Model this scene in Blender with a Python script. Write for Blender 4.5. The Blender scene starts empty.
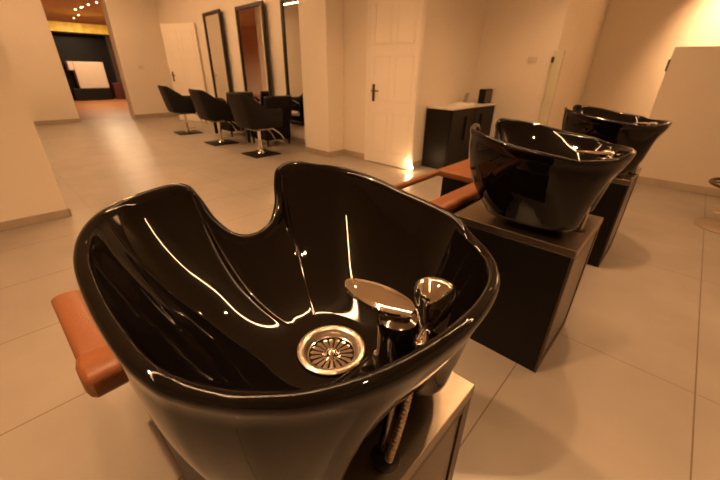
import bpy, bmesh, math, random
from mathutils import Vector, Matrix
random.seed(4)
PI = math.pi
scene = bpy.context.scene
COL = scene.collection

# ------------------------------------------------------------------ materials
def new_mat(name):
    m = bpy.data.materials.new(name); m.use_nodes = True
    nt = m.node_tree
    return m, nt, nt.nodes['Principled BSDF']

def pmat(name, color, rough=.5, metal=0.0, noise=0.0, nscale=6.0, bump=0.0, bscale=60.0,
         coat=0.0, ior=1.5, spec=.5, stretch=None, rnoise=0.0, emit=None, estr=0.0):
    """principled material with procedural colour variation, roughness variation and bump"""
    m, nt, b = new_mat(name)
    b.inputs['Base Color'].default_value = (*color, 1)
    b.inputs['Roughness'].default_value = rough
    b.inputs['Metallic'].default_value = metal
    b.inputs['IOR'].default_value = ior; b.inputs['Specular IOR Level'].default_value = spec
    if coat: 
        b.inputs['Coat Weight'].default_value = coat
        b.inputs['Coat Roughness'].default_value = .03
    tc = nt.nodes.new('ShaderNodeTexCoord'); mp = nt.nodes.new('ShaderNodeMapping')
    nt.links.new(tc.outputs['Object'], mp.inputs['Vector'])
    if stretch: mp.inputs['Scale'].default_value = stretch
    if noise or rnoise:
        n = nt.nodes.new('ShaderNodeTexNoise'); n.inputs['Scale'].default_value = nscale
        n.inputs['Detail'].default_value = 4
        nt.links.new(mp.outputs['Vector'], n.inputs['Vector'])
        if noise:
            r = nt.nodes.new('ShaderNodeValToRGB')
            r.color_ramp.elements[0].position = .3; r.color_ramp.elements[1].position = .7
            r.color_ramp.elements[0].color = (*[c*(1-noise) for c in color], 1)
            r.color_ramp.elements[1].color = (*[min(1, c*(1+noise)) for c in color], 1)
            nt.links.new(n.outputs['Fac'], r.inputs['Fac']); nt.links.new(r.outputs['Color'], b.inputs['Base Color'])
        if rnoise:
            mr = nt.nodes.new('ShaderNodeMapRange')
            mr.inputs['To Min'].default_value = max(0, rough-rnoise); mr.inputs['To Max'].default_value = rough+rnoise
            nt.links.new(n.outputs['Fac'], mr.inputs['Value']); nt.links.new(mr.outputs['Result'], b.inputs['Roughness'])
    if bump:
        n2 = nt.nodes.new('ShaderNodeTexNoise'); n2.inputs['Scale'].default_value = bscale; n2.inputs['Detail'].default_value = 3
        nt.links.new(mp.outputs['Vector'], n2.inputs['Vector'])
        bp = nt.nodes.new('ShaderNodeBump'); bp.inputs['Strength'].default_value = bump; bp.inputs['Distance'].default_value = .01
        nt.links.new(n2.outputs['Fac'], bp.inputs['Height']); nt.links.new(bp.outputs['Normal'], b.inputs['Normal'])
    if emit:
        b.inputs['Emission Color'].default_value = (*emit, 1); b.inputs['Emission Strength'].default_value = estr
    return m

def tile_mat():
    m, nt, b = new_mat('floor_tile')
    N = nt.nodes.new; L = nt.links.new
    tc = N('ShaderNodeTexCoord'); sp = N('ShaderNodeSeparateXYZ'); L(tc.outputs['Object'], sp.inputs[0])
    def line(sock, off, period, half):
        a = N('ShaderNodeMath'); a.operation = 'ADD'; a.inputs[1].default_value = -off+half+100*period; L(sock, a.inputs[0])
        mo = N('ShaderNodeMath'); mo.operation = 'MODULO'; mo.inputs[1].default_value = period; L(a.outputs[0], mo.inputs[0])
        lt = N('ShaderNodeMath'); lt.operation = 'LESS_THAN'; lt.inputs[1].default_value = 2*half; L(mo.outputs[0], lt.inputs[0])
        return lt.outputs[0]
    lx = line(sp.outputs['X'], .385, .6385, .003); ly = line(sp.outputs['Y'], 1.784, 1.277, .002)
    mx = N('ShaderNodeMath'); mx.operation = 'MAXIMUM'; L(lx, mx.inputs[0]); L(ly, mx.inputs[1])
    n = N('ShaderNodeTexNoise'); n.inputs['Scale'].default_value = 2.2; n.inputs['Detail'].default_value = 6; L(tc.outputs['Object'], n.inputs['Vector'])
    r = N('ShaderNodeValToRGB'); r.color_ramp.elements[0].position = .3; r.color_ramp.elements[1].position = .75
    r.color_ramp.elements[0].color = (.31, .266, .218, 1); r.color_ramp.elements[1].color = (.375, .325, .267, 1)
    L(n.outputs['Fac'], r.inputs['Fac'])
    mix = N('ShaderNodeMix'); mix.data_type = 'RGBA'
    L(mx.outputs[0], mix.inputs['Factor']); L(r.outputs['Color'], mix.inputs[6]); mix.inputs[7].default_value = (.17, .13, .09, 1)
    L(mix.outputs[2], b.inputs['Base Color'])
    n2 = N('ShaderNodeTexNoise'); n2.inputs['Scale'].default_value = 5; n2.inputs['Detail'].default_value = 4; L(tc.outputs['Object'], n2.inputs['Vector'])
    mr = N('ShaderNodeMapRange'); mr.inputs['To Min'].default_value = .24; mr.inputs['To Max'].default_value = .40
    L(n2.outputs['Fac'], mr.inputs['Value']); L(mr.outputs[0], b.inputs['Roughness'])
    inv = N('ShaderNodeMath'); inv.operation = 'SUBTRACT'; inv.inputs[0].default_value = 1; L(mx.outputs[0], inv.inputs[1])
    bp = N('ShaderNodeBump'); bp.inputs['Strength'].default_value = .25; bp.inputs['Distance'].default_value = .002
    L(inv.outputs[0], bp.inputs['Height']); L(bp.outputs['Normal'], b.inputs['Normal'])
    return m

WALL = pmat('wall_paint', (.80, .715, .60), .62, noise=.02, nscale=1.5, bump=.04, bscale=90)
CEIL = pmat('ceiling_paint', (.78, .69, .58), .7, noise=.02, nscale=1.2)
TILE = tile_mat()
SKIRT = pmat('skirting_tile', (.42, .34, .25), .4, noise=.08, nscale=8)
DOORP = pmat('door_paint', (.86, .78, .67), .38, noise=.015, nscale=2)
CERAMIC = pmat('black_glazed_ceramic', (.003, .0022, .0018), .03, spec=.43, rnoise=.012, nscale=9, ior=1.5)
CHROME = pmat('chrome', (.90, .86, .80), .06, 1, rnoise=.03, nscale=20)
SATIN = pmat('satin_chrome', (.60, .52, .44), .30, 1, rnoise=.04, nscale=20)
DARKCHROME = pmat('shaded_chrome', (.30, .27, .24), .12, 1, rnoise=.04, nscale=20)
STEEL = pmat('brushed_steel', (.34, .285, .22), .34, 1, noise=.10, nscale=14, stretch=(3, 40, 40), rnoise=.06)
BRONZE = pmat('bronze_laminate', (.16, .11, .075), .30, .55, noise=.08, nscale=8, stretch=(30, 3, 3))
BRONZEF = pmat('dark_bronze_frame', (.07, .048, .032), .35, .4, noise=.08, nscale=10)
BLACKLAM = pmat('black_laminate', (.005, .0036, .003), .45, spec=.25, noise=.15, nscale=12)
BASELAM = pmat('dark_brown_laminate', (.05, .032, .02), .35, noise=.1, nscale=6)
ORANGE = pmat('tan_leather', (.21, .070, .022), .42, noise=.12, nscale=9, bump=.12, bscale=220)
BLACKLEATHER = pmat('black_leather', (.006, .0045, .004), .5, spec=.25, noise=.2, nscale=14, bump=.15, bscale=180)
DARKWOOD = pmat('dark_stained_wood', (.009, .0062, .005), .45, spec=.2, noise=.3, nscale=7, stretch=(3, 3, 24))
FRAMEB = pmat('black_mirror_frame', (.012, .009, .007), .35, noise=.1, nscale=10)
MIRROR = pmat('mirror_glass', (.88, .87, .82), .01, 1, rnoise=.005, nscale=3)
COUNTER = pmat('pale_counter_stone', (.72, .64, .53), .3, noise=.06, nscale=12)
HANDLE = pmat('worn_bronze_handle', (.14, .08, .045), .3, .8, noise=.1, nscale=20)
PAPER = pmat('paper', (.85, .8, .72), .7, noise=.02, nscale=10)
GREYBOX = pmat('grey_card', (.42, .36, .29), .6, noise=.05, nscale=12)
DARKBOX = pmat('dark_print', (.07, .04, .028), .4, noise=.5, nscale=26)
RUBBER = pmat('black_rubber', (.012, .01, .009), .6, noise=.1, nscale=20)
WOODF = pmat('orange_wood_floor', (.30, .12, .04), .4, noise=.18, nscale=5, stretch=(1, 9, 1))
CEILB = pmat('brown_ceiling_paint', (.72, .52, .40), .7, noise=.03, nscale=2)
BROWNW = pmat('brown_wall_paint', (.60, .42, .31), .7, noise=.04, nscale=2)
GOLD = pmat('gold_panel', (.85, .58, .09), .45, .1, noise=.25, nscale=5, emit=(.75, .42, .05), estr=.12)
PALE = pmat('pale_panel', (.50, .39, .29), .5, noise=.02, nscale=4)
PALEEDGE = pmat('partition_paint', (.68, .59, .475), .55, noise=.02, nscale=2)
GREENISH = pmat('greenish_glass_edge', (.64, .60, .43), .25, noise=.04, nscale=4)
SWITCHP = pmat('ivory_plastic', (.7, .6, .47), .4, noise=.02, nscale=20)
REDD = pmat('dark_red_panel', (.06, .012, .010), .45, noise=.15, nscale=6)
LAMPC = (1.0, .56, .268)
LED = pmat('led_diffuser', (.9, .8, .6), .5, emit=LAMPC, estr=34.0, noise=.01)
SPOTE = pmat('downlight_lens', (.9, .8, .6), .4, emit=LAMPC, estr=60.0, noise=.01)
GLOWE = pmat('night_light_lens', (.9, .8, .6), .4, emit=(1, .66, .30), estr=14.0, noise=.01)
TRIMW = pmat('white_lamp_trim', (.8, .74, .64), .45, noise=.02, nscale=12)

# ------------------------------------------------------------------ helpers
def link(name, bm, mat, parent=None, smooth=True, angle=40):
    me = bpy.data.meshes.new(name); bm.normal_update(); bm.to_mesh(me); bm.free()
    o = bpy.data.objects.new(name, me); COL.objects.link(o)
    for mm in (mat if isinstance(mat, (list, tuple)) else [mat]): me.materials.append(mm)
    if smooth:
        for p in me.polygons: p.use_smooth = True
        me.set_sharp_from_angle(angle=math.radians(angle))
    if parent: o.parent = parent
    return o

def tag(o, label=None, cat=None, group=None, kind=None):
    if label: o['label'] = label
    if cat: o['category'] = cat
    if group: o['group'] = group
    if kind: o['kind'] = kind
    return o

def thing(name, label, cat, loc=(0, 0, 0), rz=0, group=None):
    o = bpy.data.objects.new(name, None); COL.objects.link(o); o.location = loc; o.rotation_euler = (0, 0, rz)
    o.empty_display_size = .1
    return tag(o, label, cat, group)

def copy_tree(o, parent=None):
    c = o.copy(); COL.objects.link(c)
    if parent: c.parent = parent
    for ch in list(o.children): copy_tree(ch, c)
    return c

def box(bm, a, b, bevel=0.0, seg=2, M=None):
    (x0, y0, z0), (x1, y1, z1) = a, b
    vs = [bm.verts.new(v) for v in ((x0,y0,z0),(x1,y0,z0),(x1,y1,z0),(x0,y1,z0),(x0,y0,z1),(x1,y0,z1),(x1,y1,z1),(x0,y1,z1))]
    fs = [bm.faces.new([vs[i] for i in f]) for f in ((3,2,1,0),(4,5,6,7),(0,1,5,4),(1,2,6,5),(2,3,7,6),(3,0,4,7))]
    if M is not None:
        for v in vs: v.co = M @ v.co
    if bevel:
        es = list({e for f in fs for e in f.edges})
        bmesh.ops.bevel(bm, geom=es, offset=bevel, segments=seg, affect='EDGES', profile=.5)
    return bm

def bx(a, b, bevel=0.0, seg=2, M=None): return box(bmesh.new(), a, b, bevel, seg, M)

def lathe(bm, prof, n=32, M=None, cap=True):
    """prof: (r, z) list, revolved round z"""
    rings = []
    for r, z in prof:
        rings.append([bm.verts.new((max(r, 1e-5)*math.cos(2*PI*i/n), max(r, 1e-5)*math.sin(2*PI*i/n), z)) for i in range(n)])
    for a, b in zip(rings, rings[1:]):
        for i in range(n):
            j = (i+1) % n; bm.faces.new((a[i], a[j], b[j], b[i]))
    if cap:
        bm.faces.new(rings[0][::-1]); bm.faces.new(rings[-1])
    if M is not None:
        for rg in rings:
            for v in rg: v.co = M @ v.co
    return bm

def tube(bm, pts, rads, n=12, flat=1.0):
    pts = [Vector(p) for p in pts]
    if not isinstance(rads, (list, tuple)): rads = [rads]*len(pts)
    up = None; rings = []
    for i, p in enumerate(pts):
        t = (pts[min(i+1, len(pts)-1)]-pts[max(i-1, 0)]).normalized()
        if up is None:
            up = t.orthogonal().normalized() if abs(t.z) > .95 else (Vector((0,0,1))-t*t.z).normalized()
        up = (up-t*up.dot(t)).normalized(); s = t.cross(up)
        rings.append([bm.verts.new(p+rads[i]*(math.cos(2*PI*k/n)*s+flat*math.sin(2*PI*k/n)*up)) for k in range(n)])
    for a, b in zip(rings, rings[1:]):
        for k in range(n):
            j = (k+1) % n; bm.faces.new((a[k], a[j], b[j], b[k]))
    bm.faces.new(rings[0][::-1]); bm.faces.new(rings[-1])
    return bm

def catmull(P, n, closed=False):
    P = [Vector(p) for p in P]; out = []; m = len(P)
    segs = m if closed else m-1
    for i in range(segs):
        if closed: p0, p1, p2, p3 = P[(i-1) % m], P[i], P[(i+1) % m], P[(i+2) % m]
        else: p0, p1, p2, p3 = P[max(i-1, 0)], P[i], P[i+1], P[min(i+2, m-1)]
        for k in range(n):
            t = k/n
            out.append(.5*((2*p1)+(-p0+p2)*t+(2*p0-5*p1+4*p2-p3)*t*t+(-p0+3*p1-3*p2+p3)*t**3))
    if not closed: out.append(P[-1])
    return out

def lerp(a, b, t): return a+(b-a)*t
def sstep(x, a, b):
    t = min(1, max(0, (x-a)/(b-a))); return t*t*(3-2*t)

def struct(name, bm, mat, **k):
    o = link(name, bm, mat, smooth=False, **k); o['kind'] = 'structure'; return o

# ------------------------------------------------------------------ camera
f_px = 341.17
right = Vector((.73179, .68132, .01701)); up = Vector((-.31481, .31578, .89508)); fwd = Vector((-.60446, .66037, -.44557))
cd = bpy.data.cameras.new('camera'); cam = bpy.data.objects.new('camera', cd); COL.objects.link(cam)
cd.sensor_width = 36; cd.lens = f_px/720*36; cd.clip_start = .02; cd.clip_end = 100
R = Matrix((right, up, -fwd)).transposed().to_4x4()
cam.matrix_world = Matrix.Translation((0, 0, 1.25)) @ R
cd.dof.use_dof = True; cd.dof.focus_distance = .72; cd.dof.aperture_fstop = 5.0
scene.camera = cam

# ------------------------------------------------------------------ room shell
H = 3.0
struct('floor', bx((-11.3, -4, -.1), (3.6, 8, 0)), TILE)
struct('ceiling', bx((-11.3, -4, H), (3.6, 8, H+.1)), CEIL)
struct('wall_mirrors', bx((-11.3, 4.09, 0), (-4.16, 4.3, H)), WALL)
struct('wall_column', bx((-4.64, 3.67, 0), (-4.06, 4.3, H)), WALL)
struct('wall_door', bx((-4.06, 4.0, 0), (-2.75, 4.3, H)), WALL)
struct('wall_cabinet', bx((-2.95, 4.3, 0), (-2.75, 5.84, H)), WALL)
struct('wall_back', bx((-2.75, 5.64, 0), (-1.63, 5.84, H)), WALL)
struct('wall_recess', bx((-1.83, 5.84, 0), (-1.63, 8, H)), WALL)
struct('wall_far', bx((-1.63, 7.8, 0), (3.6, 8, H)), WALL)
struct('wall_right', bx((3.5, -4, 0), (3.6, 7.8, H)), WALL)
struct('wall_front', bx((-11.3, -4.1, 0), (3.6, -4, H)), WALL)
struct('wall_left', bx((-4.13, -4, 0), (-3.93, .326, H)), WALL)
struct('wall_entrance', bx((-11.3, -4, 0), (-10.95, 1.77, H)), WALL)
struct('wall_corner', bx((-11.3, 2.965, 0), (-10.95, 4.09, H)), WALL)
def partition():
    bm = bx((-.41, 5.64, 0), (3.5, 5.74, 1.545), .004)
    o = struct('wall_partition', bm, PALEEDGE)
    return o
partition()
struct('trim_1', bx((-.425, 5.625, 1.30), (-.408, 5.70, 1.42), .003), BRONZEF)       # dark latch plate on the partition edge
struct('trim_2', bx((-1.65, 5.585, 0), (-1.53, 5.64, 1.53), .004), GREENISH)       # pale green jamb
struct('trim_3', bx((-1.665, 5.573, 1.385), (-1.628, 5.587, 1.455), .004), BRONZEF)
sk = .085
for nm, a, b in (
    ('baseboard_mirrors', (-10.95, 4.075, 0), (-4.64, 4.09, sk)), ('baseboard_column', (-4.655, 3.655, 0), (-4.045, 3.67, sk)),
    ('baseboard_columnside', (-4.06, 3.67, 0), (-4.045, 4.0, sk)), ('baseboard_door', (-4.045, 3.985, 0), (-3.55, 4.0, sk)),
    ('baseboard_cabinet', (-2.75, 4.0, 0), (-2.735, 5.64, sk)), ('baseboard_back', (-2.735, 5.625, 0), (-1.65, 5.64, sk)),
    ('baseboard_partition', (-.41, 5.62, 0), (3.5, 5.64, .09)), ('baseboard_far', (-1.63, 7.785, 0), (3.5, 7.8, sk)),
    ('baseboard_left', (-3.93, -4, 0), (-3.915, .34, .075)), ('baseboard_leftend', (-4.13, .326, 0), (-3.915, .341, .075)),
    ('baseboard_entrance', (-10.95, -4, 0), (-10.935, 1.77, sk)), ('baseboard_corner', (-10.95, 2.965, 0), (-10.935, 4.09, sk))):
    struct(nm, bx(a, b, .004), SKIRT)

# ---- panelled door in the door wall
def panel_door(w, h, th, M=None):
    """six raised-moulding panels on both faces of a slab; hinge edge at x=0, slab along +x, faces +-y"""
    bm = bx((0, -th/2, 0), (w, th/2, h), .003)
    mw = w*.36
    for sx in (.09*w, .55*w):
        for z0, z1 in ((.18, .72), (.86, 1.42), (1.55, h-.14)):
            for sy in (-1, 1):
                y = sy*th/2
                for a, b in (((sx, z0), (sx+mw, z0+.022)), ((sx, z1-.022), (sx+mw, z1)), ((sx, z0), (sx+.022, z1)), ((sx+mw-.022, z0), (sx+mw, z1))):
                    box(bm, (a[0], min(y, y+sy*.004), a[1]), (b[0], max(y, y+sy*.004), b[1]), .003, 1)
    return bm
def lever_handle(parent, x, y, z, sy, sx):
    bm = bx((x-.022, min(y, y+sy*.010), z-.11), (x+.022, max(y, y+sy*.010), z+.11), .004)
    tube(bm, catmull([(x, y, z+.03), (x, y+sy*.045, z+.03), (x+sx*.02, y+sy*.055, z+.03), (x+sx*.12, y+sy*.055, z+.028)], 5), .010, 10)
    return link('door_handle', bm, HANDLE, parent)
d2 = struct('door_2', panel_door(.80, 2.25, .05), DOORP); d2.location = (-3.49, 3.965, .008)
lever_handle(d2, .09, -.025, .962, -1, 1)
fr = bx((-3.56, 3.945, 0), (-3.495, 4.0, 2.33), .004); box(fr, (-2.685, 3.945, 0), (-2.745, 4.0, 2.33), .004); box(fr, (-3.56, 3.945, 2.265), (-2.685, 4.0, 2.33), .004)
struct('trim_4', fr, DOORP)
d1 = struct('door_1', panel_door(1.02, 2.13, .045), DOORP); d1.location = (-8.86, 4.045, .01); d1.rotation_euler = (0, 0, PI+.36)
lever_handle(d1, .93, .0225, 1.02, 1, -1)

# ------------------------------------------------------------------ room beyond the opening
struct('floor_beyond', bx((-22.5, -1, -.1), (-11.3, 8, -.002)), WOODF)
struct('ceiling_beyond', bx((-22.5, -1, H), (-11.3, 8, H+.1)), CEILB)
struct('wall_beyond', bx((-22.6, -1, 0), (-22.5, 8, H)), BROWNW)
struct('wall_beyondleft', bx((-22.5, -1.1, 0), (-11.3, -1, H)), BROWNW)
struct('wall_beyondright', bx((-22.5, 8, 0), (-11.3, 8.1, H)), BROWNW)
def kiosk():
    t = thing('kiosk', 'black shop front with gold strip and pale panel seen through the opening', 'kiosk', (-18.2, 3.75, 0))
    link('base', bx((0, -.80, 0), (.55, .42, .43), .01), BLACKLAM, t, False)
    bm = bx((-.02, -1.0, 0), (.02, 1.05, 2.29)); box(bm, (-.02, -1.0, 2.29), (.30, 1.05, 2.33))
    link('back_panel', bm, BLACKLAM, t, False)
    bm = bx((.10, -.55, .43), (.50, .42, 1.36), .02); box(bm, (.10, -.72, 1.06), (.50, -.55, 1.36), .02)
    link('counter_front', bm, PALE, t, False)
    g = link('fascia', bx((-.02, -1.02, 2.33), (.32, 1.10, 2.64), .01), GOLD, t, False)
    g['label'] = 'gold strip along the top'
    s = link('side_post', bx((.0, .80, 0), (.30, 1.0, 2.29), .01), BRONZEF, t, False)
    s2 = link('side_box', bx((.15, .55, 0), (.55, .85, .62), .02), REDD, t, False)
    s2['label'] = 'dark red low box'
kiosk()

# ------------------------------------------------------------------ lamps
def downlight_mesh():
    bm = bmesh.new(); lathe(bm, [(.032, 0), (.052, -.004), (.056, -.010), (.050, -.014), (.034, -.012), (.031, -.002)], 24, cap=False); return bm
def make_downlight(x, y, label, group, power, z=H, spot=True):
    t = thing('ceiling_downlight', label, 'ceiling light', (x, y, z), 0, group)
    return t
_dl = {}
def downlight(x, y, label, group, watts, rad=.03, colour=LAMPC):
    t = thing('ceiling_downlight', label, 'ceiling light', (x, y, H), 0, group)
    if not _dl:
        a = link('trim_ring', downlight_mesh(), TRIMW, t)
        bm = bmesh.new(); lathe(bm, [(.030, -.001), (.030, -.009), (.018, -.013), (0, -.014)], 20, cap=False)
        b = link('lens', bm, SPOTE, t); _dl['a'] = a; _dl['b'] = b
    else:
        for q in 'ab':
            c = _dl[q].copy(); COL.objects.link(c); c.parent = t
    if watts:
        ld = bpy.data.lights.new('downlight_beam', 'SPOT'); ld.energy = watts; ld.color = colour
        ld.spot_size = math.radians(165 if label.startswith('small downlight') else 120); ld.spot_blend = .8; ld.shadow_soft_size = rad
        lo = bpy.data.objects.new('downlight_beam', ld); COL.objects.link(lo); lo.location = (0, 0, -.03); lo.parent = t
        if y > 6: lo.rotation_euler.x = math.radians(44); ld.spot_size = math.radians(84)
    return t
for i, (x, y, w) in enumerate(((-14.7, 3.75, 260), (-15.4, 3.68, 0), (-16.3, 3.68, 260), (-17.1, 3.66, 0), (-18.9, 4.1, 200), (-20.3, 4.2, 120))):
    downlight(x, y, 'small downlight in the brown ceiling beyond the opening, ' + ['nearest', 'second', 'third', 'fourth', 'fifth', 'farthest'][i] + ' of its row',
              'downlights beyond the opening', w*.55, colour=(1, .70, .42))
def led_line(x0, y0, x1, y1, label, w=.035):
    """slim ceiling LED profile: housing and glowing diffuser"""
    cx, cy = (x0+x1)/2, (y0+y1)/2; ln = math.hypot(x1-x0, y1-y0); a = math.atan2(y1-y0, x1-x0)
    t = thing('linear_ceiling_lamp', label, 'ceiling light', (cx, cy, H), a, 'linear ceiling lamps')
    link('housing', bx((-ln/2, -w/2-.008, -.045), (ln/2, w/2+.008, 0), .003), TRIMW, t, False)
    link('diffuser', bx((-ln/2+.01, -w/2, -.052), (ln/2-.01, w/2, -.0455), .002), LED, t, False)
led_line(-10.3, .8, -3.6, .8, 'long slim glowing ceiling lamp running towards the opening')
led_line(2.3, 3.78, -1.68, 1.40, 'long slim glowing ceiling lamp slanting across above the three basins')
led_line(-1.72, 1.42, -.55, -2.0, 'slim glowing ceiling lamp meeting the slanting lamp above the first basin')
led_line(-10.3, 2.6, -5.2, 2.6, 'slim glowing ceiling lamp above the styling chairs')
for i, (x, y, w) in enumerate(((-.45, 2.6, 40), (-1.2, -.4, 75), (.3, 6.9, 190), (-1.2, 4.6, 30), (-6.5, 1.6, 40), (-3.0, 2.4, 40), (.35, .2, 25))):
    downlight(x, y, 'small round downlight in the salon ceiling, ' + ['above the middle basin', 'beside the near wall end', 'behind the low partition', 'above the dark cabinet side', 'above the chairs', 'between door and near basin', 'above the near basin'][i], 'salon downlights', w)

# ------------------------------------------------------------------ night light low on the wall
t = thing('night_light', 'small bright glowing lamp standing on the floor beside the white door', 'lamp', (-2.66, 3.93, 0))
bm = bmesh.new(); lathe(bm, [(.040, 0), (.040, .010), (.030, .014), (.030, .036), (.026, .042)], 24)
link('housing', bm, TRIMW, t)
bm = bmesh.new(); lathe(bm, [(.025, .042), (.025, .052), (.019, .063), (.010, .069), (0, .070)], 20, cap=False)
link('lens', bm, GLOWE, t)
ld = bpy.data.lights.new('night_glow', 'POINT'); ld.energy = .9; ld.color = LAMPC; ld.shadow_soft_size = .02
lo = bpy.data.objects.new('night_glow', ld); COL.objects.link(lo); lo.parent = t; lo.location = (-.01, -.06, .085)

# ------------------------------------------------------------------ shampoo basin
# origin of a basin: on the pedestal top, below the drain.  -x is the neck-rest side.
ZP = .645
half = [(-.300, 0, .914), (-.305, .042, .927), (-.325, .072, .965), (-.345, .088, 1.010), (-.356, .106, 1.036), (-.352, .150, 1.045), (-.320, .217, 1.040), (-.262, .268, 1.033), (-.18, .296, 1.021),
        (-.08, .302, 1.005), (.02, .297, .996), (.072, .286, .990), (.100, .270, .983), (.128, .250, .980), (.158, .226, .981), (.198, .182, .984), (.234, .108, .990)]
ctrl = half + [(.250, 0, .995)] + [(x, -y, z) for x, y, z in reversed(half[1:])]
# the neck rest sits a little to one side of the middle
ctrl = [(x, y+.03*sstep(-x, .22, .33)*sstep(.24-abs(y), 0, .10), z) for x, y, z in ctrl]
def bowl_mesh():
    bm = bmesh.new()
    rim = catmull(ctrl, 6, True); n = len(rim)
    # drop duplicate spacing issues: resample not needed
    nor = []
    for i in range(n):
        t = rim[(i+1) % n]-rim[i-1]; v = Vector((t.y, -t.x, 0)).normalized()
        c = Vector((-.04, 0, 0))-Vector((rim[i].x, rim[i].y, 0))
        if v.dot(c) < 0: v = -v
        nor.append(v)
    for _ in range(6):
        nor = [(nor[i-1]+2*nor[i]+nor[(i+1) % n]).normalized() for i in range(n)]
    def outline(i, xm, xp, yh, e):
        """rounded rectangle from xm to xp and +-yh along the ray of rim point i"""
        c = (xm+xp)/2; A = (xp-xm)/2
        a = math.atan2(rim[i].y/.29*yh, (rim[i].x+.06)/.30*A)
        ca, sa = math.cos(a), math.sin(a)
        rr = (abs(ca/A)**e+abs(sa/yh)**e)**(-1/e)
        return Vector((c+rr*ca, rr*sa, 0))
    loops = []
    def ring(fn): loops.append([bm.verts.new(fn(i)) for i in range(n)])
    Z = Vector((0, 0, 1))
    foot = lambda i, d: outline(i, -.135-d, .095+d, .150+d, 3.2)
    def low(i, d):
        q = outline(i, -.235-d, .178+d, .236+d, 3.6)
        q.x -= recess(q, 0); return q
    def recess(q, s):
        """hollow in the middle of the rear face, between two lobes"""
        return .062*(1-s)**1.2*(1-sstep(abs(q.y), .06, .155)) if q.x > 0 else 0
    ring(lambda i: foot(i, -.01)+Z*ZP)
    ring(lambda i: foot(i, 0)+Z*(ZP+.004))
    ring(lambda i: foot(i, .0)+Z*(ZP+.018))
    for k in range(1, 6):
        w = k/5
        ring(lambda i, w=w: lerp(foot(i, 0), low(i, 0), math.sin(w*PI/2)**1.0)+Z*(ZP+.018+.044*(1-math.cos(w*PI/2))))
    ZL = ZP+.062; m = 18
    for k in range(1, m+1):
        s = k/m
        def outer(i, s=s):
            p0 = low(i, 0); p0.x += recess(p0, 0); p1 = rim[i]+nor[i]*.005; p1 = Vector((p1.x, p1.y, 0)); z1 = rim[i].z-.030
            dirx = p1.normalized().x
            e = lerp(2.3, 1.12, sstep(dirx, .35, .85))
            q = lerp(p0, p1, 1-(1-s)**e); q.x -= recess(q, s); q.z = lerp(ZL, z1, s)
            return q
        ring(outer)
    # rolled rim
    for d, dz in ((.0015, -.020), (.0, -.012), (.001, -.005), (.0045, -.001), (.010, .0), (.0155, -.0015), (.0195, -.006), (.022, -.014)):
        ring(lambda i, d=d, dz=dz: rim[i]+nor[i]*d+Z*dz)
    # inner wall down to the drain
    ZD = .782; m = 26
    rimS = [v.copy() for v in rim]
    for _ in range(60): rimS = [(rimS[i-1]+2*rimS[i]+rimS[(i+1) % n])/4 for i in range(n)]
    def deck(p):
        # raised shelf for the tap at the back
        w = sstep(p.x, .085, .135)
        return max(p.z, lerp(p.z, .888, w)) if w > 0 else p.z
    for k in range(1, m+1):
        s = k/m
        def inner(i, s=s):
            u = sstep(s, 0, .42); p0 = lerp(rim[i], rimS[i], u)+nor[i]*.022; a = math.atan2(rim[i].y, rim[i].x)
            p1 = Vector((.056*math.cos(a), .056*math.sin(a), ZD))
            q = lerp(p0, p1, s); z0 = lerp(rim[i].z, rimS[i].z, u)-.014
            q.z = lerp(ZD, z0, (1-s)**2.3*.75+.25*(1-s)**5 if True else 0)
            q.z = deck(q)
            return q
        ring(inner)
    for a, b in zip(loops, loops[1:]):
        for i in range(n):
            j = (i+1) % n; bm.faces.new((a[i], a[j], b[j], b[i]))
    a = [bm.verts.new((v.co.x*.84, v.co.y*.84, .758)) for v in loops[-1]]
    for i in range(n):
        j = (i+1) % n; bm.faces.new((loops[-1][i], loops[-1][j], a[j], a[i]))
    bm.faces.new(loops[0][::-1]); bm.faces.new(a)
    bmesh.ops.recalc_face_normals(bm, faces=bm.faces)
    return bm

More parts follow.
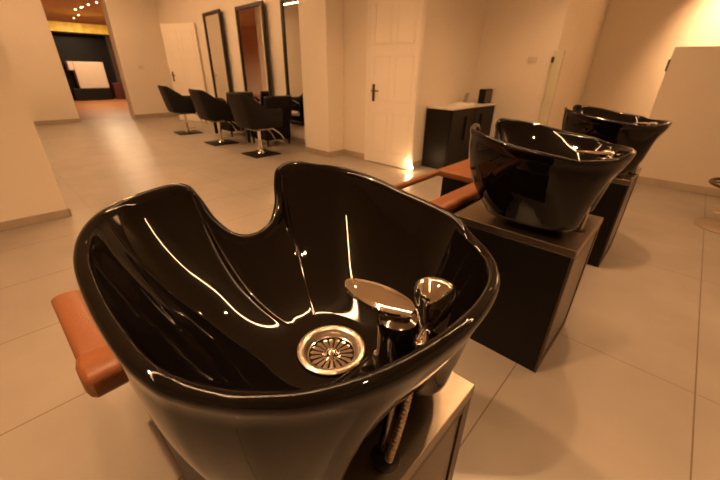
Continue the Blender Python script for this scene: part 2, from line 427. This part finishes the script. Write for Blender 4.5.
def make_basin():
    t = thing('shampoo_basin', 'x', 'wash basin', (0, 0, 0), 0, 'black shampoo basins')
    link('bowl', bowl_mesh(), CERAMIC, t, True, 70)
    # drain: flange, sunken basket with radial slots, centre knob
    bm = bmesh.new()
    lathe(bm, [(.052, .783), (.062, .784), (.0635, .786), (.061, .7885), (.055, .7885), (.050, .7868), (.0475, .782), (.046, .770), (.0455, .762)], 48, cap=False)
    dr = link('drain', bm, SATIN, t, True, 60); dr['label'] = 'round chrome drain with slotted strainer'
    bm = bmesh.new()
    for k in range(18):
        a = 2*PI*k/18; M = Matrix.Rotation(a, 4, 'Z')
        r0, r1 = .0165, .0375; w0, w1 = .0018, .0042
        vs = [bm.verts.new(M @ Vector(v)) for v in ((r0, -w0, .7675), (r1, -w1, .7675), (r1+.004, 0, .7672), (r1, w1, .7675), (r0, w0, .7675))]
        f = bm.faces.new(vs)
    ex = bmesh.ops.extrude_face_region(bm, geom=bm.faces[:])
    for v in ex['geom']:
        if isinstance(v, bmesh.types.BMVert): v.co.z += .0035
    bmesh.ops.recalc_face_normals(bm, faces=bm.faces)
    lathe(bm, [(.0455, .766), (.0455, .7735), (.0425, .773), (.0415, .766)], 40, cap=False)
    lathe(bm, [(.017, .766), (.017, .771), (.013, .7725), (.010, .7775), (.005, .781), (0, .7815)], 28, cap=False)
    link('strainer', bm, CHROME, dr)
    bm = bmesh.new(); lathe(bm, [(.0455, .7655), (0, .7656)], 32, cap=False); link('drain_cup', bm, RUBBER, dr)
    # tap on the back shelf
    bm = bmesh.new()
    M = Matrix.Translation((.160, -.018, 0))
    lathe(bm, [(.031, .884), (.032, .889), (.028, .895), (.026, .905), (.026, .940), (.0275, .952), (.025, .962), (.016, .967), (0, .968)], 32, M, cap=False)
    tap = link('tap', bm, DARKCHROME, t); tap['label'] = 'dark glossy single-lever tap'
    bm = bmesh.new()
    # lever: flat oval paddle pointing towards the neck rest, slightly raised at its tip
    n = 36; cx, cy = .118, -.014; rings = []
    for zz, sc in ((-.004, .86), (-.002, .97), (.001, 1.0), (.004, .97), (.0055, .86), (.006, .5), (.006, .02)):
        rg = []
        for i in range(n):
            a = 2*PI*i/n; u = .062*sc*math.cos(a); v = .0265*sc*math.sin(a)*(1+.10*math.cos(a))
            rg.append(bm.verts.new((cx+u, cy+v, .971+zz+.06*u)))
        rings.append(rg)
    bm.faces.new(rings[0][::-1])
    for a, b in zip(rings, rings[1:]):
        for i in range(n): bm.faces.new((a[i], a[(i+1) % n], b[(i+1) % n], b[i]))
    bm.faces.new(rings[-1])
    lv = link('tap_lever', bm, CHROME, tap); lv['label'] = 'flat oval bright chrome lever'
    # hand shower standing in its holder
    bm = bmesh.new()
    base = Vector((.172, .030, .884)); ax = Vector((-.02, .050, .058)).normalized()
    M = Matrix.Translation(base) @ ax.to_track_quat('Z', 'Y').to_matrix().to_4x4()
    lathe(bm, [(.013, -.005), (.013, .012), (.0105, .016), (.0105, .030), (.016, .040), (.027, .056), (.0325, .074), (.0335, .088), (.0315, .097), (.024, .104), (.012, .107), (0, .108)], 32, M, cap=False)
    sh = link('hand_shower', bm, CHROME, t); sh['label'] = 'rounded chrome hand shower in its holder'
    bm = bmesh.new(); lathe(bm, [(.020, -.004), (.021, .004), (.017, .009), (.0135, .010)], 24, Matrix.Translation(base) @ ax.to_track_quat('Z', 'Y').to_matrix().to_4x4(), cap=False)
    link('shower_holder', bm, DARKCHROME, sh)
    # ribbed hose and supply pipe under the bowl, back side
    p = catmull([(.150, .046, .830), (.157, .030, .765), (.160, .008, .70), (.160, -.012, .648)], 34)
    bm = bmesh.new(); tube(bm, p, [.0076 if i % 4 < 2 else .0056 for i in range(len(p))], 12)
    hs = link('shower_hose', bm, SATIN, t); hs['label'] = 'ribbed steel hose'
    bm = bmesh.new(); tube(bm, [(.140, -.012, .648), (.142, .0, .70), (.142, .012, .77)], .007, 12)
    link('supply_pipe', bm, DARKCHROME, t)
    bm = bmesh.new(); lathe(bm, [(.026, 0), (.026, .003), (.020, .004), (0, .004)], 28, Matrix.Translation((.152, -.012, ZP)), cap=False)
    link('hose_grommet', bm, RUBBER, t)
    return t
basin = make_basin()
XB = -.36
YB = [.32, 1.65, 2.98]
BL = ['large glossy black shampoo basin in the foreground with drain and chrome tap showing',
      'glossy black shampoo basin on the second pedestal, just behind the foreground basin',
      'farthest glossy black shampoo basin, partly hidden behind the second one']
for i in range(3):
    b = basin if i == 0 else copy_tree(basin)
    b.location = (XB+(0, -.008, .02)[i], YB[i], 0); b.rotation_euler = (0, 0, math.radians([-2, 0, 0][i])); b['label'] = BL[i]

# ------------------------------------------------------------------ pedestals
def make_pedestal():
    t = thing('basin_pedestal', 'x', 'pedestal', (0, 0, 0), 0, 'basin pedestals')
    x0, x1, y = -.33, .195, .24
    link('body', bx((x0, -y, 0), (x1-.012, y, .612), .003), BLACKLAM, t, False)
    bm = bx((x0-.005, -y, .612), (x1, y, ZP), .0025)
    tp = link('top_plate', bm, STEEL, t, False); tp['label'] = 'brushed steel top plate'
    bm = bmesh.new()
    for a, b in (((x1-.012, -y, .0), (x1-.002, -y+.035, .612)), ((x1-.012, y-.035, 0), (x1-.002, y, .612)), ((x1-.012, -y+.035, .585), (x1-.002, y-.035, .612)), ((x1-.012, -y+.035, 0), (x1-.002, y-.035, .05))):
        box(bm, a, b, .0015, 1)
    link('panel_frame', bm, BRONZEF, t, False)
    link('service_panel', bx((x1-.014, -y+.037, .052), (x1-.006, y-.037, .583), .001), BRONZE, t, False)
    return t
ped = make_pedestal()
PL = ['dark pedestal with steel top carrying the large foreground basin', 'black pedestal with steel top under the second basin', 'black pedestal under the farthest basin, mostly hidden']
for i in range(3):
    p = ped if i == 0 else copy_tree(ped)
    p.location = (XB, YB[i], 0); p['label'] = PL[i]

# ------------------------------------------------------------------ shampoo chairs
def padded(bm, pts, w, h, n=14, e=3.2):
    """upholstered bar along pts: superelliptic section w x h, rounded ends"""
    pts = [Vector(p) for p in pts]; full = []
    L = len(pts); rings = []
    d0 = (pts[0]-pts[1]).normalized(); d1 = (pts[-1]-pts[-2]).normalized()
    seq = [(pts[0]+d0*.016, .55), (pts[0]+d0*.010, .85), (pts[0], 1.0)] + [(p, 1.0) for p in pts[1:-1]] + [(pts[-1], 1.0), (pts[-1]+d1*.010, .85), (pts[-1]+d1*.016, .55)]
    for i, (p, sc) in enumerate(seq):
        t = (seq[min(i+1, len(seq)-1)][0]-seq[max(i-1, 0)][0]).normalized()
        s = Vector((t.y, -t.x, 0)).normalized(); u = s.cross(t); u = u if u.z > 0 else -u
        rg = []
        for k in range(n*2):
            a = PI*k/n; ca, sa = math.cos(a), math.sin(a)
            rg.append(bm.verts.new(p+s*(sc*w/2*math.copysign(abs(ca)**(2/e), ca))+u*(sc*h/2*math.copysign(abs(sa)**(2/e), sa))))
        rings.append(rg)
    m = n*2
    for a, b in zip(rings, rings[1:]):
        for k in range(m): bm.faces.new((a[k], a[(k+1) % m], b[(k+1) % m], b[k]))
    bm.faces.new(rings[0][::-1]); bm.faces.new(rings[-1])
    bmesh.ops.recalc_face_normals(bm, faces=bm.faces)
    return bm
def make_shampoo_chair():
    t = thing('shampoo_chair', 'x', 'salon chair', (0, 0, 0), 0, 'shampoo chairs')
    link('base', bx((-1.40, -.215, 0), (-.72, .215, .40), .008), BASELAM, t, False)
    link('seat', bx((-1.17, -.245, .40), (-.80, .245, .48), .03, 4), BLACKLEATHER, t)
    zt = .65
    fr = bmesh.new(); padded(fr, [(-.818, -.325, zt-.03), (-.818, 0, zt-.03), (-.818, .70, zt-.03)], .115, .075)
    b = link('back_roll', fr, ORANGE, t); b['label'] = 'tan leather back roll'
    fr = bmesh.new(); padded(fr, [(-1.185, -.297, zt-.02), (-.99, -.297, zt-.02), (-.855, -.297, zt-.02)], .075, .045)
    a = link('armrest', fr, ORANGE, t); a['label'] = 'narrow tan leather armrest'
    fr = bmesh.new(); box(fr, (-1.20, .425, zt-.052), (-.845, .93, zt-.006), .012, 3)
    a = link('armrest', fr, ORANGE, t); a['label'] = 'broad tan leather armrest board'
    fr = bmesh.new(); padded(fr, [(-1.185, -.24, zt-.032), (-1.185, .0, zt-.032), (-1.185, .42, zt-.030)], .035, .035)
    a = link('front_bar', fr, ORANGE, t); a['label'] = 'thin tan leather bar'
    link('armrest_support', bx((-1.15, .44, 0), (-.74, .88, zt-.052), .006), BLACKLAM, t, False)
    link('backrest', bx((-.80, -.20, .40), (-.745, .20, .59), .015, 3), BLACKLEATHER, t)
    return t
ch = make_shampoo_chair()
CL = ['tan leather shampoo chair on a brown base, left of the large foreground basin', 'tan leather and black shampoo chair in front of the second basin', 'tan leather shampoo chair of the farthest basin, mostly hidden']
for i in range(3):
    c = ch if i == 0 else copy_tree(ch)
    c.location = (0, YB[i], 0); c['label'] = CL[i]

# ------------------------------------------------------------------ styling chairs
def tub_shell():
    """U-shaped tub: back leaning away, arms sloping down to the front (front = +y)"""
    bm = bmesh.new()
    plan = catmull([(-.29, .26, 0), (-.295, .10, 0), (-.285, -.10, 0), (-.24, -.235, 0), (-.10, -.27, 0), (.10, -.27, 0), (.24, -.235, 0), (.285, -.10, 0), (.295, .10, 0), (.29, .26, 0)], 6)
    n = len(plan); th = .055; outer = []; inner = []
    rows = [0, .15, .4, .7, .93, 1.0]
    for r in rows:
        ro, ri = [], []
        for i, p in enumerate(plan):
            tt = plan[min(i+1, n-1)]-plan[max(i-1, 0)]; nn = Vector((-tt.y, tt.x, 0)).normalized()
            if nn.dot(Vector((0, .1, 0))-p) < 0: nn = -nn
            backness = sstep(-p.y, -.05, .25)
            top = lerp(.705, .915, backness); bot = .43
            z = lerp(bot, top, r)
            lean = Vector((0, -1, 0))*.09*backness*r+Vector((p.x, 0, 0))*.08*r
            inset = .012 if r in (0, 1.0) else 0
            q = Vector((p.x, p.y, z))+lean
            ro.append(bm.verts.new(q+nn*inset)); ri.append(bm.verts.new(q+nn*(th-inset)))
        outer.append(ro); inner.append(ri)
    for A in (outer, inner):
        for a, b in zip(A, A[1:]):
            for i in range(n-1): bm.faces.new((a[i], a[i+1], b[i+1], b[i]))
    for i in range(n-1):
        bm.faces.new((outer[-1][i], outer[-1][i+1], inner[-1][i+1], inner[-1][i]))
        bm.faces.new((outer[0][i], outer[0][i+1], inner[0][i+1], inner[0][i]))
    for r in range(len(rows)-1):
        for i in (0, n-1): bm.faces.new((outer[r][i], outer[r+1][i], inner[r+1][i], inner[r][i]))
    bmesh.ops.recalc_face_normals(bm, faces=bm.faces)
    return bm
def make_styling_chair():
    t = thing('styling_chair', 'x', 'salon chair', (0, 0, 0), 0, 'styling chairs')
    link('tub_shell', tub_shell(), BLACKLEATHER, t, True, 50)
    link('seat', bx((-.235, -.22, .425), (.235, .27, .545), .035, 4), BLACKLEATHER, t)
    link('seat_frame', bx((-.17, -.16, .385), (.17, .18, .424), .008), DARKCHROME, t)
    bm = bmesh.new(); lathe(bm, [(.060, .022), (.055, .03), (.034, .05), (.030, .06), (.030, .21), (.024, .215), (.024, .385)], 24)
    c = link('column', bm, CHROME, t); c['label'] = 'chrome hydraulic column'
    bm = bx((-.23, -.23, 0), (.23, .23, .014), .005)
    lathe(bm, [(.10, .014), (.09, .020), (.06, .024)], 28)
    link('base_plate', bm, BLACKLAM, t)
    bm = bmesh.new(); tube(bm, catmull([(.03, .0, .10), (.10, .05, .11), (.19, .10, .13)], 4), .008, 8); link('foot_pedal', bm, CHROME, t)
    # footrest in front
    bm = bmesh.new(); tube(bm, catmull([(-.13, .16, .40), (-.14, .30, .30), (-.14, .38, .17), (0, .39, .165), (.14, .38, .17), (.14, .30, .30), (.13, .16, .40)], 5), .010, 8)
    link('footrest', bm, CHROME, t)
    return t
sc_ = make_styling_chair()
SL = [(-7.76, 3.02, -6, 'black tub styling chair farthest left, standing by the open white door'), (-6.27, 3.0, -2, 'black tub styling chair, middle one of the three on chrome columns'),
      (-4.98, 3.02, 0, 'black tub styling chair nearest the wall column, chrome column on a square base')]
for i, (x, y, r, lab) in enumerate(SL):
    c = sc_ if i == 0 else copy_tree(sc_)
    c.location = (x, y, 0); c.rotation_euler = (0, 0, math.radians(r)); c['label'] = lab

# waiting armchairs against the mirror wall
def make_armchair():
    t = thing('armchair', 'x', 'chair', (0, 0, 0), 0, 'black armchairs by the mirrors')
    link('seat', bx((-.25, -.27, .10), (.27, .27, .46), .03, 3), BLACKLEATHER, t)
    M = Matrix.Translation((-.25, 0, .42)) @ Matrix.Rotation(math.radians(-10), 4, 'Y')
    link('backrest', bx((-.05, -.27, 0), (.05, .27, .42), .03, 3, M), BLACKLEATHER, t)
    for s in (-1, 1):
        bm = bmesh.new(); padded(bm, catmull([(.27, s*.31, .03), (.28, s*.31, .52), (.24, s*.31, .66), (.12, s*.31, .69), (-.15, s*.31, .70), (-.27, s*.31, .66)], 6), .06, .055)
        link('arm', bm, BLACKLEATHER, t)
        for x in (-.22, .24):
            bm = bmesh.new(); tube(bm, [(x, s*.23, 0), (x, s*.23, .11)], [.014, .02], 10); link('leg', bm, RUBBER, t)
    return t
ac = make_armchair()
for i, (x, y, r, lab) in enumerate(((-5.62, 3.66, 180, 'black armchair with open arms against the wall between the right two mirrors'), (-6.92, 3.68, 180, 'black armchair with open arms behind the middle styling chair'))):
    c = ac if i == 0 else copy_tree(ac)
    c.location = (x, y, 0); c.rotation_euler = (0, 0, math.radians(r)); c['label'] = lab

# ------------------------------------------------------------------ wall mirrors
def make_mirror(x0, x1, z0, z1, label, yaw=-4.0):
    t = thing('wall_mirror', label, 'mirror', ((x0+x1)/2, 4.055, z0), math.radians(yaw), 'tall black framed mirrors')
    w = (x1-x0)/2; h = z1-z0; k = .062
    bm = bmesh.new()
    for a, b in (((-w, -.035, 0), (-w+k, 0, h)), ((w-k, -.035, 0), (w, 0, h)), ((-w+k, -.035, 0), (w-k, 0, k)), ((-w+k, -.035, h-k), (w-k, 0, h))):
        box(bm, a, b, .004, 1)
    link('frame', bm, FRAMEB, t, False)
    link('mirror_glass', bx((-w+k-.003, -.014, k-.003), (w-k+.003, -.006, h-k+.003)), MIRROR, t, False)
make_mirror(-8.46, -7.53, .40, 2.285, 'tall black framed wall mirror nearest the open white door, leftmost', -5.5)
make_mirror(-7.07, -6.02, .40, 2.285, 'tall black framed wall mirror in the middle of the three')
make_mirror(-5.57, -4.70, .33, 2.285, 'tall black framed wall mirror beside the wall column, rightmost', -.4)

# ------------------------------------------------------------------ dark cabinet
def make_cabinet():
    t = thing('cabinet', 'dark low cabinet with pale top and two doors beside the white door', 'cabinet', (-2.735, 4.30, 0))
    W, L, Hc = .40, 1.315, .80
    link('carcass', bx((0, 0, 0), (W-.02, L, Hc), .003), DARKWOOD, t, False)
    link('cabinet_top', bx((-.0, -.012, Hc), (W+.012, L+.012, Hc+.026), .004), COUNTER, t, False)['label'] = 'pale stone worktop'
    for k in range(2):
        y0 = .01+k*(L/2); 
        d = link('door', bx((W-.02, y0, .05), (W, y0+L/2-.015, Hc-.01), .003), DARKWOOD, t, False)
        hy = y0+(.40 if k == 0 else .22)
        link('handle', bx((W, hy-.03, .38), (W+.022, hy+.03, .70), .008), BLACKLAM, d, False)
make_cabinet()
zc = .826
o = link('paper_stack', bx((-.12, -.16, 0), (.12, .16, .022), .003), PAPER, smooth=False); o.location = (-2.50, 4.86, zc); o.rotation_euler.z = .15
tag(o, 'flat pale stack of papers lying on the dark cabinet', 'papers')
t = thing('card_holder', 'small pale grey upright holder at the middle of the cabinet top', 'holder', (-2.60, 5.12, zc))
bm = bx((-.05, -.07, 0), (.05, .07, .012), .003); box(bm, (-.012, -.06, .012), (.0, .06, .15), .003, 1, Matrix.Rotation(.2, 4, 'Y'))
link('stand', bm, GREYBOX, t, False)
t = thing('display_box', 'dark upright box with patterned front near the far end of the cabinet', 'box', (-2.45, 5.46, zc))
link('box_body', bx((-.05, -.13, 0), (.05, .13, .20), .006), BLACKLAM, t, False)
link('front_print', bx((.05, -.115, .015), (.0515, .115, .185)), DARKBOX, t, False)

# ------------------------------------------------------------------ switches
def switch(x, y, z, rz, label):
    t = thing('wall_switch', label, 'switch', (x, y, z), rz)
    link('plate', bx((-.06, -.010, -.04), (.06, 0, .04), .003), SWITCHP, t, False)
    for k in (-1, 1): link('rocker', bx((k*.027-.022, -.015, -.025), (k*.027+.022, -.008, .025), .002), SWITCHP, t, False)
switch(-1.93, 5.64, 1.42, 0, 'pale double wall switch on the back wall right of the cabinet')
switch(-10.95, 3.40, 1.22, -PI/2+PI, 'pale double wall switch on the wall left of the open white door')

# ------------------------------------------------------------------ stool at the right edge
t = thing('swivel_stool', 'round swivel stool with foot ring at the right edge of the picture', 'stool', (.56, 4.42, 0))
bm = bmesh.new(); lathe(bm, [(.25, 0), (.25, .006), (.238, .012), (.10, .022), (.05, .04), (.03, .05)], 48); link('base_disc', bm, SATIN, t)['label'] = 'polished round base'
bm = bmesh.new(); lathe(bm, [(.026, .05), (.026, .48), (.018, .485), (.018, .56)], 20); link('column', bm, CHROME, t)
bm = bmesh.new(); tube(bm, [(.27*math.cos(2*PI*k/40), .27*math.sin(2*PI*k/40), .395) for k in range(41)], .014, 10)
for k in range(3): tube(bm, [(.02*math.cos(k*2.094+PI), .02*math.sin(k*2.094+PI), .395), (.27*math.cos(k*2.094+PI), .27*math.sin(k*2.094+PI), .395)], .009, 8)
link('foot_ring', bm, HANDLE, t)
bm = bmesh.new(); lathe(bm, [(.05, .56), (.17, .565), (.19, .585), (.19, .62), (.17, .645), (.06, .655), (0, .655)], 36, cap=False); link('seat', bm, BLACKLEATHER, t)
bm = bmesh.new(); tube(bm, catmull([(-.03, .0, .12), (-.11, .05, .115), (-.19, .10, .12)], 4), .011, 8); link('foot_pedal', bm, CHROME, t)

# ------------------------------------------------------------------ world and view
w = bpy.data.worlds.new('world'); scene.world = w; w.use_nodes = True
w.node_tree.nodes['Background'].inputs[0].default_value = (.5, .35, .2, 1); w.node_tree.nodes['Background'].inputs[1].default_value = .15
vs = scene.view_settings; vs.view_transform = 'Standard'; vs.look = 'None'; vs.gamma = 1; vs.use_curve_mapping = False; vs.exposure = 1.52
scene.cycles.use_denoising = True; scene.cycles.max_bounces = 10; scene.cycles.caustics_reflective = False; scene.cycles.caustics_refractive = False
